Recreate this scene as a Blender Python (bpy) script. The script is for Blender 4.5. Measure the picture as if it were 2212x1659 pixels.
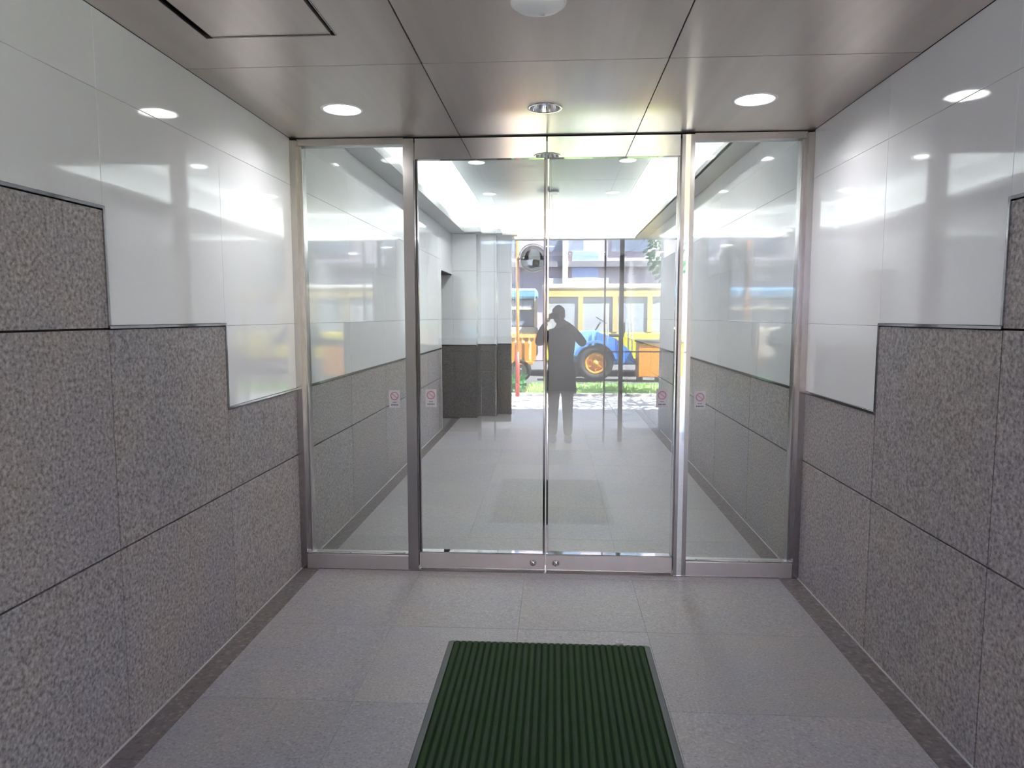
import bpy, bmesh, math, random
from mathutils import Vector, Matrix

# ---------------------------------------------------------------- clean
for o in list(bpy.data.objects):
    bpy.data.objects.remove(o, do_unlink=True)
SC = bpy.context.scene
COL = SC.collection
random.seed(7)

# ---------------------------------------------------------------- camera
F_PX = 1518.6
cam_d = bpy.data.cameras.new('camera')
cam_d.sensor_fit = 'HORIZONTAL'
cam_d.sensor_width = 36.0
cam_d.lens = F_PX / 2212.0 * 36.0
cam_d.clip_start = 0.01
cam_d.clip_end = 300
cam = bpy.data.objects.new('camera', cam_d)
COL.objects.link(cam)
cam.location = (0, 0, 1.6)
cam.rotation_mode = 'XYZ'
YAW, PITCH = 0.0608, -0.0961
cam.rotation_euler = (math.pi / 2 + PITCH, 0.0005, YAW)
SC.camera = cam

# ---------------------------------------------------------------- world, sun, exposure
W = bpy.data.worlds.new('sky_world')
SC.world = W
W.use_nodes = True
wn = W.node_tree
wn.nodes.clear()
sky = wn.nodes.new('ShaderNodeTexSky')
sky.sky_type = 'NISHITA'
sky.sun_disc = False
sky.sun_elevation = math.radians(56)
sky.sun_rotation = math.radians(100)
sky.air_density = 1.0
sky.dust_density = 2.0
bg = wn.nodes.new('ShaderNodeBackground')
bg.inputs['Strength'].default_value = 1.3
wo = wn.nodes.new('ShaderNodeOutputWorld')
wn.links.new(sky.outputs[0], bg.inputs[0])
wn.links.new(bg.outputs[0], wo.inputs[0])

sun_d = bpy.data.lights.new('sun', 'SUN')
sun_d.energy = 60.0
sun_d.color = (1.0, 0.985, 0.97)
sun_d.angle = math.radians(0.6)
sun = bpy.data.objects.new('sun', sun_d)
COL.objects.link(sun)
# sun stands high over the street, to the right and a little behind the building
sdir = Vector((0.52, 0.22, 1.0)).normalized()
sun.rotation_euler = sdir.to_track_quat('Z', 'Y').to_euler()

SC.view_settings.view_transform = 'Standard'
SC.view_settings.look = 'None'
SC.view_settings.exposure = 1.2
SC.view_settings.gamma = 1.0
SC.view_settings.use_curve_mapping = False

# ---------------------------------------------------------------- materials
def new_mat(name):
    m = bpy.data.materials.new(name)
    m.use_nodes = True
    nt = m.node_tree
    return m, nt, nt.nodes['Principled BSDF'], nt.nodes['Material Output']

def ramp(nt, fac, stops):
    r = nt.nodes.new('ShaderNodeValToRGB')
    e = r.color_ramp.elements
    e[0].position, e[0].color = stops[0][0], (*stops[0][1], 1)
    e[1].position, e[1].color = stops[-1][0], (*stops[-1][1], 1)
    for p, c in stops[1:-1]:
        k = e.new(p)
        k.color = (*c, 1)
    nt.links.new(fac, r.inputs[0])
    return r.outputs[0]

def position(nt, per_piece=0.0):
    g = nt.nodes.new('ShaderNodeNewGeometry')
    out = g.outputs['Position']
    if per_piece:
        oi = nt.nodes.new('ShaderNodeObjectInfo')
        m = nt.nodes.new('ShaderNodeMath'); m.operation = 'MULTIPLY'
        m.inputs[1].default_value = per_piece
        nt.links.new(oi.outputs['Random'], m.inputs[0])
        v = nt.nodes.new('ShaderNodeVectorMath'); v.operation = 'ADD'
        nt.links.new(out, v.inputs[0]); nt.links.new(m.outputs[0], v.inputs[1])
        out = v.outputs[0]
    return out

def noise(nt, vec, scale, detail=2, rough=0.5):
    n = nt.nodes.new('ShaderNodeTexNoise')
    n.inputs['Scale'].default_value = scale
    n.inputs['Detail'].default_value = detail
    n.inputs['Roughness'].default_value = rough
    nt.links.new(vec, n.inputs['Vector'])
    return n.outputs['Fac']

def mixc(nt, a, b, fac, mode='MIX'):
    m = nt.nodes.new('ShaderNodeMix'); m.data_type = 'RGBA'; m.blend_type = mode
    for src, k in ((fac, 0), (a, 6), (b, 7)):
        if isinstance(src, (int, float)): m.inputs[k].default_value = src
        elif isinstance(src, tuple): m.inputs[k].default_value = (*src, 1)
        else: nt.links.new(src, m.inputs[k])
    return m.outputs[2]

def bump(nt, b, height, strength=0.2, dist=0.002):
    n = nt.nodes.new('ShaderNodeBump')
    n.inputs['Strength'].default_value = strength
    n.inputs['Distance'].default_value = dist
    nt.links.new(height, n.inputs['Height'])
    nt.links.new(n.outputs[0], b.inputs['Normal'])

def granite(name, dark, mid, light, rough, scale=85, spec=0.5, tint=True, stops=(0.30, 0.44, 0.56, 0.70)):
    m, nt, b, o = new_mat(name)
    v = position(nt, 37.0)
    n1 = noise(nt, v, scale, 1.6, 0.6)
    n2 = noise(nt, v, scale * 0.35, 2, 0.5)
    n3 = noise(nt, v, 2.2, 3, 0.5)
    c1 = ramp(nt, n1, list(zip(stops, (dark, mid, mid, light))))
    c2 = ramp(nt, n2, [(0.35, tuple(x * 0.86 for x in mid)), (0.65, (mid[0] * 1.12, mid[1] * 1.08, mid[2] * 1.08))])
    c = mixc(nt, c1, c2, 0.30)
    if tint:
        t = ramp(nt, n3, [(0.35, (0.93, 0.94, 1.0)), (0.65, (1.03, 0.99, 0.95))])
        c = mixc(nt, c, t, 1.0, 'MULTIPLY')
    oi = nt.nodes.new('ShaderNodeObjectInfo')
    k = ramp(nt, oi.outputs['Random'], [(0.0, (0.94, 0.94, 0.94)), (1.0, (1.04, 1.03, 1.03))])
    c = mixc(nt, c, k, 1.0, 'MULTIPLY')
    nt.links.new(c, b.inputs['Base Color'])
    b.inputs['Roughness'].default_value = rough
    b.inputs['Specular IOR Level'].default_value = spec
    bump(nt, b, n1, 0.08, 0.001)
    return m

def plain(name, col, rough=0.5, metal=0.0, spec=0.5, n_scale=None, n_amt=0.08, coat=0.0):
    m, nt, b, o = new_mat(name)
    b.inputs['Roughness'].default_value = rough
    b.inputs['Metallic'].default_value = metal
    b.inputs['Specular IOR Level'].default_value = spec
    b.inputs['Coat Weight'].default_value = coat
    b.inputs['Coat Roughness'].default_value = 0.03
    v = position(nt, 11.0)
    n = noise(nt, v, n_scale or 6, 3, 0.6)
    c = ramp(nt, n, [(0.3, tuple(max(0, x * (1 - n_amt)) for x in col)), (0.7, tuple(min(1, x * (1 + n_amt)) for x in col))])
    nt.links.new(c, b.inputs['Base Color'])
    return m

def emitter(name, col, strength):
    m, nt, b, o = new_mat(name)
    b.inputs['Base Color'].default_value = (0.9, 0.9, 0.9, 1)
    b.inputs['Emission Color'].default_value = (*col, 1)
    b.inputs['Emission Strength'].default_value = strength
    return m

def pane_glass(name, ior=1.6, tint=(0.93, 0.965, 0.95)):
    """thin architectural glass: Fresnel mix of a clear pass and a mirror reflection, on both faces of the pane"""
    m = bpy.data.materials.new(name); m.use_nodes = True
    nt = m.node_tree; nt.nodes.clear()
    out = nt.nodes.new('ShaderNodeOutputMaterial')
    mx = nt.nodes.new('ShaderNodeMixShader')
    fr = nt.nodes.new('ShaderNodeFresnel')
    geo = nt.nodes.new('ShaderNodeNewGeometry')
    # Fresnel inverts the IOR on back faces; keep it air-to-glass on both faces
    m1 = nt.nodes.new('ShaderNodeMath'); m1.operation = 'MULTIPLY_ADD'
    m1.inputs[1].default_value = (1.0 / ior) - ior
    m1.inputs[2].default_value = ior
    nt.links.new(geo.outputs['Backfacing'], m1.inputs[0])
    fr.inputs['IOR'].default_value = ior
    tr = nt.nodes.new('ShaderNodeBsdfTransparent'); tr.inputs[0].default_value = (*tint, 1)
    gl = nt.nodes.new('ShaderNodeBsdfGlossy'); gl.inputs['Roughness'].default_value = 0.0
    gl.inputs['Color'].default_value = (0.97, 0.99, 1.0, 1)
    # plain angle-based Schlick so both faces behave alike
    lw = nt.nodes.new('ShaderNodeLayerWeight'); lw.inputs['Blend'].default_value = 0.5
    f0 = ((ior - 1) / (ior + 1)) ** 2
    p = nt.nodes.new('ShaderNodeMath'); p.operation = 'POWER'; p.inputs[1].default_value = 5.0
    nt.links.new(lw.outputs['Facing'], p.inputs[0])
    s = nt.nodes.new('ShaderNodeMath'); s.operation = 'MULTIPLY_ADD'
    s.inputs[1].default_value = 1 - f0; s.inputs[2].default_value = f0
    nt.links.new(p.outputs[0], s.inputs[0])
    nt.nodes.remove(fr); nt.nodes.remove(m1); nt.nodes.remove(geo)
    nt.links.new(s.outputs[0], mx.inputs[0])
    nt.links.new(tr.outputs[0], mx.inputs[1])
    nt.links.new(gl.outputs[0], mx.inputs[2])
    nt.links.new(mx.outputs[0], out.inputs[0])
    return m

M = {}
M['granite'] = granite('wall_granite', (0.115, 0.105, 0.108), (0.305, 0.284, 0.290), (0.49, 0.46, 0.46), 0.42, 74, 0.35, stops=(0.34, 0.47, 0.53, 0.66))
M['granite_dark'] = granite('dark_brown_granite', (0.05, 0.045, 0.045), (0.13, 0.118, 0.115), (0.22, 0.20, 0.19), 0.42, 60)
M['floor_granite'] = granite('floor_granite', (0.155, 0.146, 0.152), (0.27, 0.257, 0.266), (0.39, 0.37, 0.38), 0.45, 95, 0.45)
M['border_granite'] = granite('dark_border_granite', (0.05, 0.043, 0.043), (0.13, 0.113, 0.112), (0.27, 0.235, 0.23), 0.42, 45)
M['white'] = plain('white_glazed_panel', (0.77, 0.775, 0.81), 0.06, 0, 0.55, 1.2, 0.015, 0.25)
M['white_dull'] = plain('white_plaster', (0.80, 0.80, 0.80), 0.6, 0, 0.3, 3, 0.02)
M['steel'] = plain('brushed_stainless_steel', (0.36, 0.34, 0.345), 0.26, 1, 0.5, 4, 0.05)
M['bronze'] = plain('dark_stainless_edge', (0.17, 0.16, 0.16), 0.1, 1, 0.5, 4, 0.05)
M['rail_steel'] = plain('satin_rail_steel', (0.60, 0.57, 0.58), 0.38, 1, 0.5, 4, 0.05)
M['mirror_steel'] = plain('polished_stainless_steel', (0.80, 0.80, 0.79), 0.03, 1, 0.5, 4, 0.02)
M['trim_steel'] = plain('chrome_trim', (0.30, 0.30, 0.32), 0.08, 1, 0.5, 4, 0.03)
M['floor_mortar'] = plain('grey_floor_mortar', (0.175, 0.168, 0.172), 0.9, 0, 0.2)
M['dark'] = plain('dark_joint', (0.025, 0.024, 0.024), 0.7, 0, 0.2)
M['grout_dark'] = plain('dark_mortar', (0.07, 0.065, 0.065), 0.9, 0, 0.2)
M['grout_light'] = plain('light_sealant', (0.42, 0.42, 0.43), 0.7, 0, 0.2)
M['black'] = plain('black_plastic', (0.02, 0.02, 0.02), 0.4)
M['glass'] = pane_glass('door_glass', 1.66)
M['glass_far'] = pane_glass('outer_door_glass', 1.45, (0.98, 0.99, 0.99))
M['cove'] = emitter('cove_tube_light', (0.96, 0.98, 1.0), 30)
M['lamp'] = emitter('downlight_lamp', (1.0, 0.98, 0.97), 22)
M['lamp_far'] = emitter('hall_downlight_lamp', (1.0, 0.98, 0.96), 12)

def ceiling_metal():
    m, nt, b, o = new_mat('satin_bronze_ceiling_panel')
    v = position(nt, 5.0)
    mp = nt.nodes.new('ShaderNodeMapping')
    mp.inputs['Scale'].default_value = (9.0, 0.35, 1)
    nt.links.new(v, mp.inputs[0])
    n = noise(nt, mp.outputs[0], 1.0, 3, 0.55)
    c = ramp(nt, n, [(0.3, (0.50, 0.440, 0.405)), (0.7, (0.58, 0.515, 0.48))])
    nt.links.new(c, b.inputs['Base Color'])
    b.inputs['Metallic'].default_value = 0.6
    b.inputs['Roughness'].default_value = 0.30
    b.inputs['Specular IOR Level'].default_value = 0.5
    return m
M['ceiling'] = ceiling_metal()
M['hall_ceiling'] = plain('shaded_grey_hall_ceiling_panel', (0.125, 0.131, 0.137), 0.45, 0, 0.4, 2, 0.02)  # grey darkened further, painting in the shade away from the tubes
M['soffit'] = plain('grey_soffit_panel', (0.60, 0.61, 0.62), 0.5, 0, 0.4, 2, 0.03)

# ---------------------------------------------------------------- helpers
MESHES = {}
def mesh_from(bm, name, mats, smooth=False):
    me = bpy.data.meshes.new(name)
    bm.normal_update()
    bm.to_mesh(me); bm.free()
    for m in (mats if isinstance(mats, (list, tuple)) else [mats]):
        me.materials.append(m)
    if smooth:
        for p in me.polygons: p.use_smooth = True
    return me

def put(name, me, parent=None, loc=(0, 0, 0), rot=(0, 0, 0)):
    o = bpy.data.objects.new(name, me)
    COL.objects.link(o)
    o.location = loc; o.rotation_euler = rot
    if parent: o.parent = parent
    return o

def empty(name, loc=(0, 0, 0)):
    o = bpy.data.objects.new(name, None); o.empty_display_size = 0.1
    COL.objects.link(o); o.location = loc
    return o

def tag(o, label=None, cat=None, group=None, kind=None):
    if label: o['label'] = label
    if cat: o['category'] = cat
    if group: o['group'] = group
    if kind: o['kind'] = kind
    return o

def bm_box(bm, lo, hi, bevel=0.0, mi=0):
    c = [(a + b) / 2 for a, b in zip(lo, hi)]
    s = [abs(b - a) for a, b in zip(lo, hi)]
    r = bmesh.ops.create_cube(bm, size=1.0, matrix=Matrix.Translation(c) @ Matrix.Diagonal((*s, 1)))
    vs = r['verts']
    fs = {f for v in vs for f in v.link_faces}
    for f in fs: f.material_index = mi
    if bevel > 0:
        es = list({e for v in vs for e in v.link_edges})
        rb = bmesh.ops.bevel(bm, geom=es, offset=min(bevel, min(s) * 0.45), segments=1, affect='EDGES', profile=0.5)
        for f in rb['faces']: f.material_index = mi
    return vs

def box(name, lo, hi, mat, parent=None, bevel=0.0, rot=(0, 0, 0)):
    """a box given in the parent's coordinates (world when no parent offset); its own origin at its centre; same-size boxes share a mesh"""
    c = tuple((a + b) / 2 for a, b in zip(lo, hi))
    s = tuple(round(abs(b - a), 4) for a, b in zip(lo, hi))
    key = (s, bevel, mat.name)
    if key not in MESHES:
        bm = bmesh.new()
        bm_box(bm, tuple(-x / 2 for x in s), tuple(x / 2 for x in s), bevel)
        MESHES[key] = mesh_from(bm, name, mat)
    return put(name, MESHES[key], parent, c, rot)

def bm_cyl(bm, p0, p1, r0, r1=None, seg=20, caps=True, mi=0):
    p0, p1 = Vector(p0), Vector(p1)
    r1 = r0 if r1 is None else r1
    d = p1 - p0
    q = Vector((0, 0, 1)).rotation_difference(d.normalized()).to_matrix().to_4x4()
    mt = Matrix.Translation((p0 + p1) / 2) @ q
    r = bmesh.ops.create_cone(bm, cap_ends=caps, segments=seg, radius1=r0, radius2=r1, depth=d.length, matrix=mt)
    for f in {f for v in r['verts'] for f in v.link_faces}: f.material_index = mi

def cyl(name, p0, p1, r, mat, parent=None, r1=None, seg=20, smooth=True):
    bm = bmesh.new(); bm_cyl(bm, p0, p1, r, r1, seg)
    me = mesh_from(bm, name, mat)
    if smooth:
        for p in me.polygons: p.use_smooth = len(p.vertices) == 4
    return put(name, me, parent)

def bm_lathe(bm, prof, seg=32, center=(0, 0, 0), mi=0, axis='Z'):
    rings = []
    for r, z in prof:
        ring = []
        for i in range(seg):
            a = 2 * math.pi * i / seg
            p = (r * math.cos(a), r * math.sin(a), z)
            if axis == 'Y': p = (p[0], p[2], p[1])
            ring.append(bm.verts.new((center[0] + p[0], center[1] + p[1], center[2] + p[2])))
        rings.append(ring)
    for a, b in zip(rings, rings[1:]):
        for i in range(seg):
            j = (i + 1) % seg
            f = bm.faces.new((a[i], a[j], b[j], b[i])); f.material_index = mi; f.smooth = True
    return rings

def lathe(name, prof, mat, parent=None, loc=(0, 0, 0), seg=32, axis='Z'):
    bm = bmesh.new(); bm_lathe(bm, prof, seg, axis=axis)
    return put(name, mesh_from(bm, name, mat), parent, loc)

# ---------------------------------------------------------------- measures
XL, XR = -1.605, 1.492         # wall faces
YD = 4.31                      # front plane of the glass doors
ZC = 2.67                      # passage ceiling
YO = -1.28                     # outer end of the passage
G1, G2, G3 = 0.735, 1.555, 2.393
COLS = [-1.28, -0.244, 0.654, 1.552, 2.450, 3.347, 4.27]
HZ = 2.87                      # hall soffit
YH = 4.37                      # hall begins
HCOLS = [4.37, 5.45, 6.58, 7.70, 8.83, 9.90]

# ---------------------------------------------------------------- passage side walls
def passage_wall(side):
    x = XL if side == 'left' else XR
    s = -1 if side == 'left' else 1
    w = empty('wall_' + side)
    tag(w, '%s passage wall before the doors, grey granite stepping up into white panels' % side, 'wall', kind='structure')
    box('wall_core', (x + s * 0.02, YO, 0) if s > 0 else (x - 0.20, YO, 0),
        (x + 0.20, YD, 3.4) if s > 0 else (x - 0.02, YD, 3.4), M['grout_dark'], w)
    def panel(kind, y0, y1, z0, z1):
        g = 0.0036 if kind == 'granite_panel' else 0.0005
        lo = (x, y0 + g, z0 + g) if s > 0 else (x - 0.0195, y0 + g, z0 + g)
        hi = (x + 0.0195, y1 - g, z1 - g) if s > 0 else (x, y1 - g, z1 - g)
        return box(kind, lo, hi, M['granite'] if kind == 'granite_panel' else M['white'], w, 0.0012)
    def trim(lo, hi):
        return box('metal_trim', lo, hi, M['trim_steel'], w, 0.001)
    # height of the granite in each column, rising in steps towards the street
    tops = [G3 + 0.0, G3, 1.979 + 0.41, 1.979, G2, 1.144]
    for i in range(6):
        y0, y1 = COLS[i], COLS[i + 1]
        t = tops[i]
        rows = [0.0] + [z for z in (G1, G2) if z < t - 0.01] + [t]
        for a, b in zip(rows, rows[1:]):
            panel('granite_panel', y0, y1, a, b)
        rows = [t] + [z for z in (G2, G3) if z > t + 0.01] + [ZC]
        for a, b in zip(rows, rows[1:]):
            panel('white_panel', y0, y1, a + (0.012 if a == t else 0), b)
        xa, xb = (x - 0.006, x + 0.02) if s > 0 else (x - 0.02, x + 0.006)
        trim((xa, y0, t), (xb, y1, t + 0.012))
        if i and tops[i - 1] > t:
            trim((xa, y0 - 0.006, t + 0.0121), (xb, y0 + 0.006, tops[i - 1] + 0.012))
    return w
passage_wall('left'); passage_wall('right')

# ---------------------------------------------------------------- floor
fl = empty('floor')
tag(fl, 'grey granite tiled floor with dark border strips, running on beyond the glass doors', 'floor', kind='structure')
box('floor_core', (-2.6, YO, -0.25), (2.2, 15.2, -0.004), M['floor_mortar'], fl)
def tiles(ys, xs, mat):
    for a, b in zip(ys, ys[1:]):
        for c, d in zip(xs, xs[1:]):
            box('floor_tile', (c + 0.0003, a + 0.0006, -0.0035), (d - 0.0003, b - 0.0006, 0.0), mat, fl, 0.0008)
FX = [XL + 0.115, -0.835, -0.18, 0.475, XR - 0.118]
FY = [YO, -0.85, -0.13, 0.59, 1.31, 2.03, 2.75, 3.47, 4.19, 4.36]
tiles(FY, FX, M['floor_granite'])
HX = [XL + 0.115, -0.62, 0.42, XR - 0.118]
HY = [4.36, 4.95, 5.80, 6.65, 7.50, 8.35, 9.20, 10.05, 10.85]
tiles(HY, HX, M['floor_granite'])
tiles([10.85, 11.7, 12.55, 13.4, 14.25, 15.1], HX, M['floor_granite'])
for x0, x1 in ((XL, XL + 0.115), (XR - 0.118, XR)):
    ys = [YO + i * 0.9 for i in range(7)] + [YD]
    ys = [y for y in ys if y <= YD - 0.2] + [4.36, 5.45, 6.58, 7.70, 8.83, 9.9] + ([10.85] if x0 < 0 else [11.0, 12.0, 13.0, 15.1])
    for a, b in zip(ys, ys[1:]):
        box('border_strip', (x0 + 0.0009, a + 0.0009, -0.0035), (x1 - 0.0009, b - 0.0009, 0.0), M['border_granite'], fl, 0.0008)
    # thin pale sealant bead where the wall meets the floor
    xx = x0 if x0 < 0 else x1 - 0.006
    box('sealant_bead', (xx, YO, 0.0), (xx + 0.006, 4.27, 0.005), M['grout_light'], fl)
    box('sealant_bead', (xx, YH, 0.0), (xx + 0.006, 9.9, 0.005), M['grout_light'], fl)

# ---------------------------------------------------------------- passage ceiling
ce = empty('ceiling')
tag(ce, 'low passage ceiling of satin brown metal panels in front of the glass doors', 'ceiling', kind='structure')
box('ceiling_core', (XL - 0.02, YO, ZC + 0.12), (XR + 0.02, YD + 0.06, ZC + 0.35), M['dark'], ce)
CX = [XL, -0.572, 0.470, XR]
CY = [YO, -0.61, 0.62, 1.85, 3.08, YD]
HAX0, HAX1, HAY0, HAY1 = -1.352, -0.838, 2.24, 2.757
G = 0.0025
def cpanel(lo, hi, name='ceiling_panel'):
    return box(name, (lo[0], lo[1], ZC), (hi[0], hi[1], ZC + 0.0195), M['ceiling'], ce, 0.0015)
LIGHTS = [(-1.110, 3.715), (0.985, 3.675)]
def panel_with_round_hole(x0, x1, y0, y1, cx, cy, r, name='ceiling_panel', mat=None, z=ZC, parent=None):
    """a ceiling panel with a round cut-out, its rim as thick as the sheet"""
    bm = bmesh.new()
    n = 48
    def rect_pt(a):
        dx, dy = math.cos(a), math.sin(a)
        t = 1e9
        if dx > 1e-9: t = min(t, (x1 - cx) / dx)
        if dx < -1e-9: t = min(t, (x0 - cx) / dx)
        if dy > 1e-9: t = min(t, (y1 - cy) / dy)
        if dy < -1e-9: t = min(t, (y0 - cy) / dy)
        return (cx + dx * t, cy + dy * t)
    angs = sorted([2 * math.pi * i / n for i in range(n)] + [math.atan2(b - cy, a - cx) % (2 * math.pi) for a in (x0, x1) for b in (y0, y1)])
    angs = [a for i, a in enumerate(angs) if i == 0 or a - angs[i - 1] > 1e-5]
    inner = [bm.verts.new((cx + r * math.cos(a), cy + r * math.sin(a), z)) for a in angs]
    outer = [bm.verts.new((*rect_pt(a), z)) for a in angs]
    inner2 = [bm.verts.new((v.co.x, v.co.y, z + 0.0195)) for v in inner]
    outer2 = [bm.verts.new((v.co.x, v.co.y, z + 0.0195)) for v in outer]
    k = len(angs)
    for i in range(k):
        j = (i + 1) % k
        bm.faces.new((inner[i], outer[i], outer[j], inner[j]))
        bm.faces.new((inner[i], inner[j], inner2[j], inner2[i]))
        bm.faces.new((outer[j], outer[i], outer2[i], outer2[j]))
    bmesh.ops.recalc_face_normals(bm, faces=bm.faces[:])
    return put(name, mesh_from(bm, name, mat or M['ceiling']), parent or ce)
HOLE = 0.094
for i in range(5):
    for j in range(3):
        x0, x1, y0, y1 = CX[j] + G, CX[j + 1] - G, CY[i] + G, CY[i + 1] - G
        hit = [l for l in LIGHTS if x0 < l[0] < x1 and y0 < l[1] < y1]
        if i == 3 and j == 0:
            # this panel carries the inspection hatch: four sheets round the opening, joined as one panel
            bm = bmesh.new()
            for lo, hi in (((x0, y0), (HAX0, y1)), ((HAX1, y0), (x1, y1)), ((HAX0, HAY1), (HAX1, y1)), ((HAX0, y0), (HAX1, HAY0))):
                bm_box(bm, (lo[0], lo[1], ZC), (hi[0], hi[1], ZC + 0.0195))
            put('ceiling_panel', mesh_from(bm, 'ceiling_panel', M['ceiling']), ce)
            h = box('access_hatch', (HAX0 + 0.024, HAY0 + 0.006, ZC + 0.002), (HAX1 - 0.024, HAY1 - 0.006, ZC + 0.018), M['ceiling'], ce, 0.001)
            for (lo, hi) in (((HAX0, HAY0), (HAX0 + 0.004, HAY1)), ((HAX1 - 0.004, HAY0), (HAX1, HAY1)), ((HAX0, HAY1 - 0.004), (HAX1, HAY1))):
                box('hatch_frame', (lo[0], lo[1], ZC - 0.003), (hi[0], hi[1], ZC + 0.016), M['steel'], ce)
        elif hit:
            panel_with_round_hole(x0, x1, y0, y1, hit[0][0], hit[0][1], HOLE)
        elif i == 4 and j == 1:
            panel_with_round_hole(x0, x1, y0, y1, -0.058, 3.752, 0.083)
        else:
            cpanel((x0, y0), (x1, y1))
for y in (3.08, 1.85):
    box('joint_strip', (XL, y - 0.0022, ZC + 0.002), (XR, y + 0.0022, ZC + 0.01), M['steel'], ce)
box('edge_gap', (XL, 4.294, ZC - 0.002), (XR, 4.300, ZC + 0.0), M['dark'], ce)

# ---------------------------------------------------------------- glass front
FRAME = empty('door_frame')
tag(FRAME, 'stainless steel frame of posts and header holding the glass doors and side panes', 'door frame', kind='structure')
def post(x0, x1, y0=4.27, y1=4.36, name='post', mat='steel', z0=0.0, z1=2.655, parent=None, skew=0.0):
    bm = bmesh.new()
    # a post whose street face may lean a couple of degrees off square
    pts = [(x0, y0 + skew), (x1, y0 - skew), (x1, y1), (x0, y1)]
    a = [bm.verts.new((p[0], p[1], z0)) for p in pts]; b = [bm.verts.new((p[0], p[1], z1)) for p in pts]
    for i in range(4):
        j = (i + 1) % 4
        bm.faces.new((a[i], a[j], b[j], b[i]))
    bm.faces.new(a[::-1]); bm.faces.new(b)
    bmesh.ops.recalc_face_normals(bm, faces=bm.faces[:])
    return put(name, mesh_from(bm, name, M[mat]), parent or FRAME)
# wall posts, a narrow front lip and a deeper inner channel
for s, xa, xb, xc in ((1, XL, XL + 0.038, XL + 0.062), (-1, XR, XR - 0.036, XR - 0.060)):
    post(min(xa, xb), max(xa, xb), 4.262, 4.37, mat='steel')
    post(min(xb, xc), max(xb, xc), 4.30, 4.37, mat='steel', name='glazing_channel')
post(-0.915, -0.852, 4.268, 4.36)
post(0.737, 0.757, 4.268, 4.36)
post(0.757, 0.786, 4.268, 4.36, mat='mirror_steel', name='polished_cover_strip', skew=0.0004)
post(0.786, 0.812, 4.268, 4.36)
# header over side lights and doors
box('header', (XL + 0.038, 4.285, 2.626), (-0.915, 4.36, 2.665), M['steel'], FRAME, 0.001)
box('header', (0.812, 4.285, 2.626), (XR - 0.036, 4.36, 2.665), M['steel'], FRAME, 0.001)
box('header', (-0.852, 4.33, 2.648), (0.737, 4.36, 2.665), M['dark'], FRAME)
box('header_lining', (XL, 4.312, 2.655), (XR, 4.37, 2.70), M['dark'], FRAME)
# bottom rails under the side panes
box('bottom_rail', (XL + 0.038, 4.268, 0.0), (-0.915, 4.36, 0.095), M['rail_steel'], FRAME, 0.002)
box('bottom_rail', (0.812, 4.268, 0.0), (XR - 0.036, 4.36, 0.092), M['rail_steel'], FRAME, 0.002)
box('glazing_bead', (XL + 0.038, 4.272, 0.0952), (-0.915, 4.296, 0.107), M['mirror_steel'], FRAME, 0.003)
box('glazing_bead', (0.812, 4.272, 0.0922), (XR - 0.036, 4.296, 0.104), M['mirror_steel'], FRAME, 0.003)
box('threshold', (XL + 0.115, 4.262, 0.0002), (XR - 0.118, 4.40, 0.004), M['steel'], FRAME)

def side_light(n, x0, x1, label):
    w = empty('window_%d' % n)
    tag(w, label, 'window', kind='structure')
    box('pane', (x0, 4.312, 0.097), (x1, 4.322, 2.63), M['glass'], w)
    return w
side_light(1, XL + 0.040, -0.917, 'fixed glass side pane between the left granite wall and the left door leaf')
side_light(2, 0.814, XR - 0.038, 'fixed glass side pane between the right door leaf and the right granite wall')

def door_leaf(n, x0, x1, meet, label):
    d = empty('door_%d' % n)
    tag(d, label, 'door', kind='structure')
    box('pane', (x0 + 0.010, 4.311, 0.10), (x1 - 0.010, 4.321, 2.55), M['glass'], d)
    box('top_rail', (x0, 4.296, 2.538), (x1, 4.340, 2.662), M['mirror_steel'], d, 0.0015)
    box('bottom_rail', (x0, 4.290, 0.016), (x1, 4.342, 0.108), M['rail_steel'], d, 0.0015)
    box('rail_bead', (x0, 4.286, 0.1085), (x1, 4.346, 0.117), M['mirror_steel'], d, 0.003)
    for xs in (x0, x1 - 0.012):
        box('stile', (xs, 4.298, 0.1172), (xs + 0.012, 4.334, 2.5375), M['bronze' if n == 1 else 'mirror_steel'], d, 0.002)
    lx = meet + (-0.073 if meet == x1 else 0.063)
    k = lathe('lock', [(0.0, -0.012), (0.010, -0.011), (0.017, -0.006), (0.020, 0.0), (0.020, 0.006), (0.022, 0.006), (0.022, 0.01)], M['mirror_steel'], d, (lx, 4.284, 0.058), 24, 'Y')
    box('keyway', (lx - 0.0015, 4.2705, 0.050), (lx + 0.0015, 4.2735, 0.066), M['black'], k).location -= Vector((lx, 4.284, 0.058))
    return d
door_leaf(1, -0.848, -0.057, -0.057, 'left leaf of the pair of frameless glass doors with steel rails')
door_leaf(2, -0.049, 0.733, -0.049, 'right leaf of the pair of frameless glass doors with steel rails')

# ---------------------------------------------------------------- hall beyond the glass
def hall_panels(parent, x, s, cols, zmax, opening=None):
    for y0, y1 in zip(cols, cols[1:]):
        for a, b in ((0, G1), (G1, 1.144), (1.156, G2), (G2, G3), (G3, zmax)):
            kind = 'granite_panel' if b < 1.15 else 'white_panel'
            g = 0.0045 if b < 1.15 else 0.0006
            lo = (x, y0 + g, a + g) if s > 0 else (x - 0.0195, y0 + g, a + g)
            hi = (x + 0.0195, y1 - g, b - g) if s > 0 else (x, y1 - g, b - g)
            box(kind, lo, hi, M['granite'] if b < 1.15 else M['white'], parent, 0.0012)
        xa, xb = (x - 0.006, x + 0.02) if s > 0 else (x - 0.02, x + 0.006)
        box('metal_trim', (xa, y0, 1.144), (xb, y1, 1.156), M['trim_steel'], parent)
wl = tag(empty('wall_hall_left'), 'left wall of the hall seen through the glass, white over granite, ending at a doorway', 'wall', kind='structure')
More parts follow.
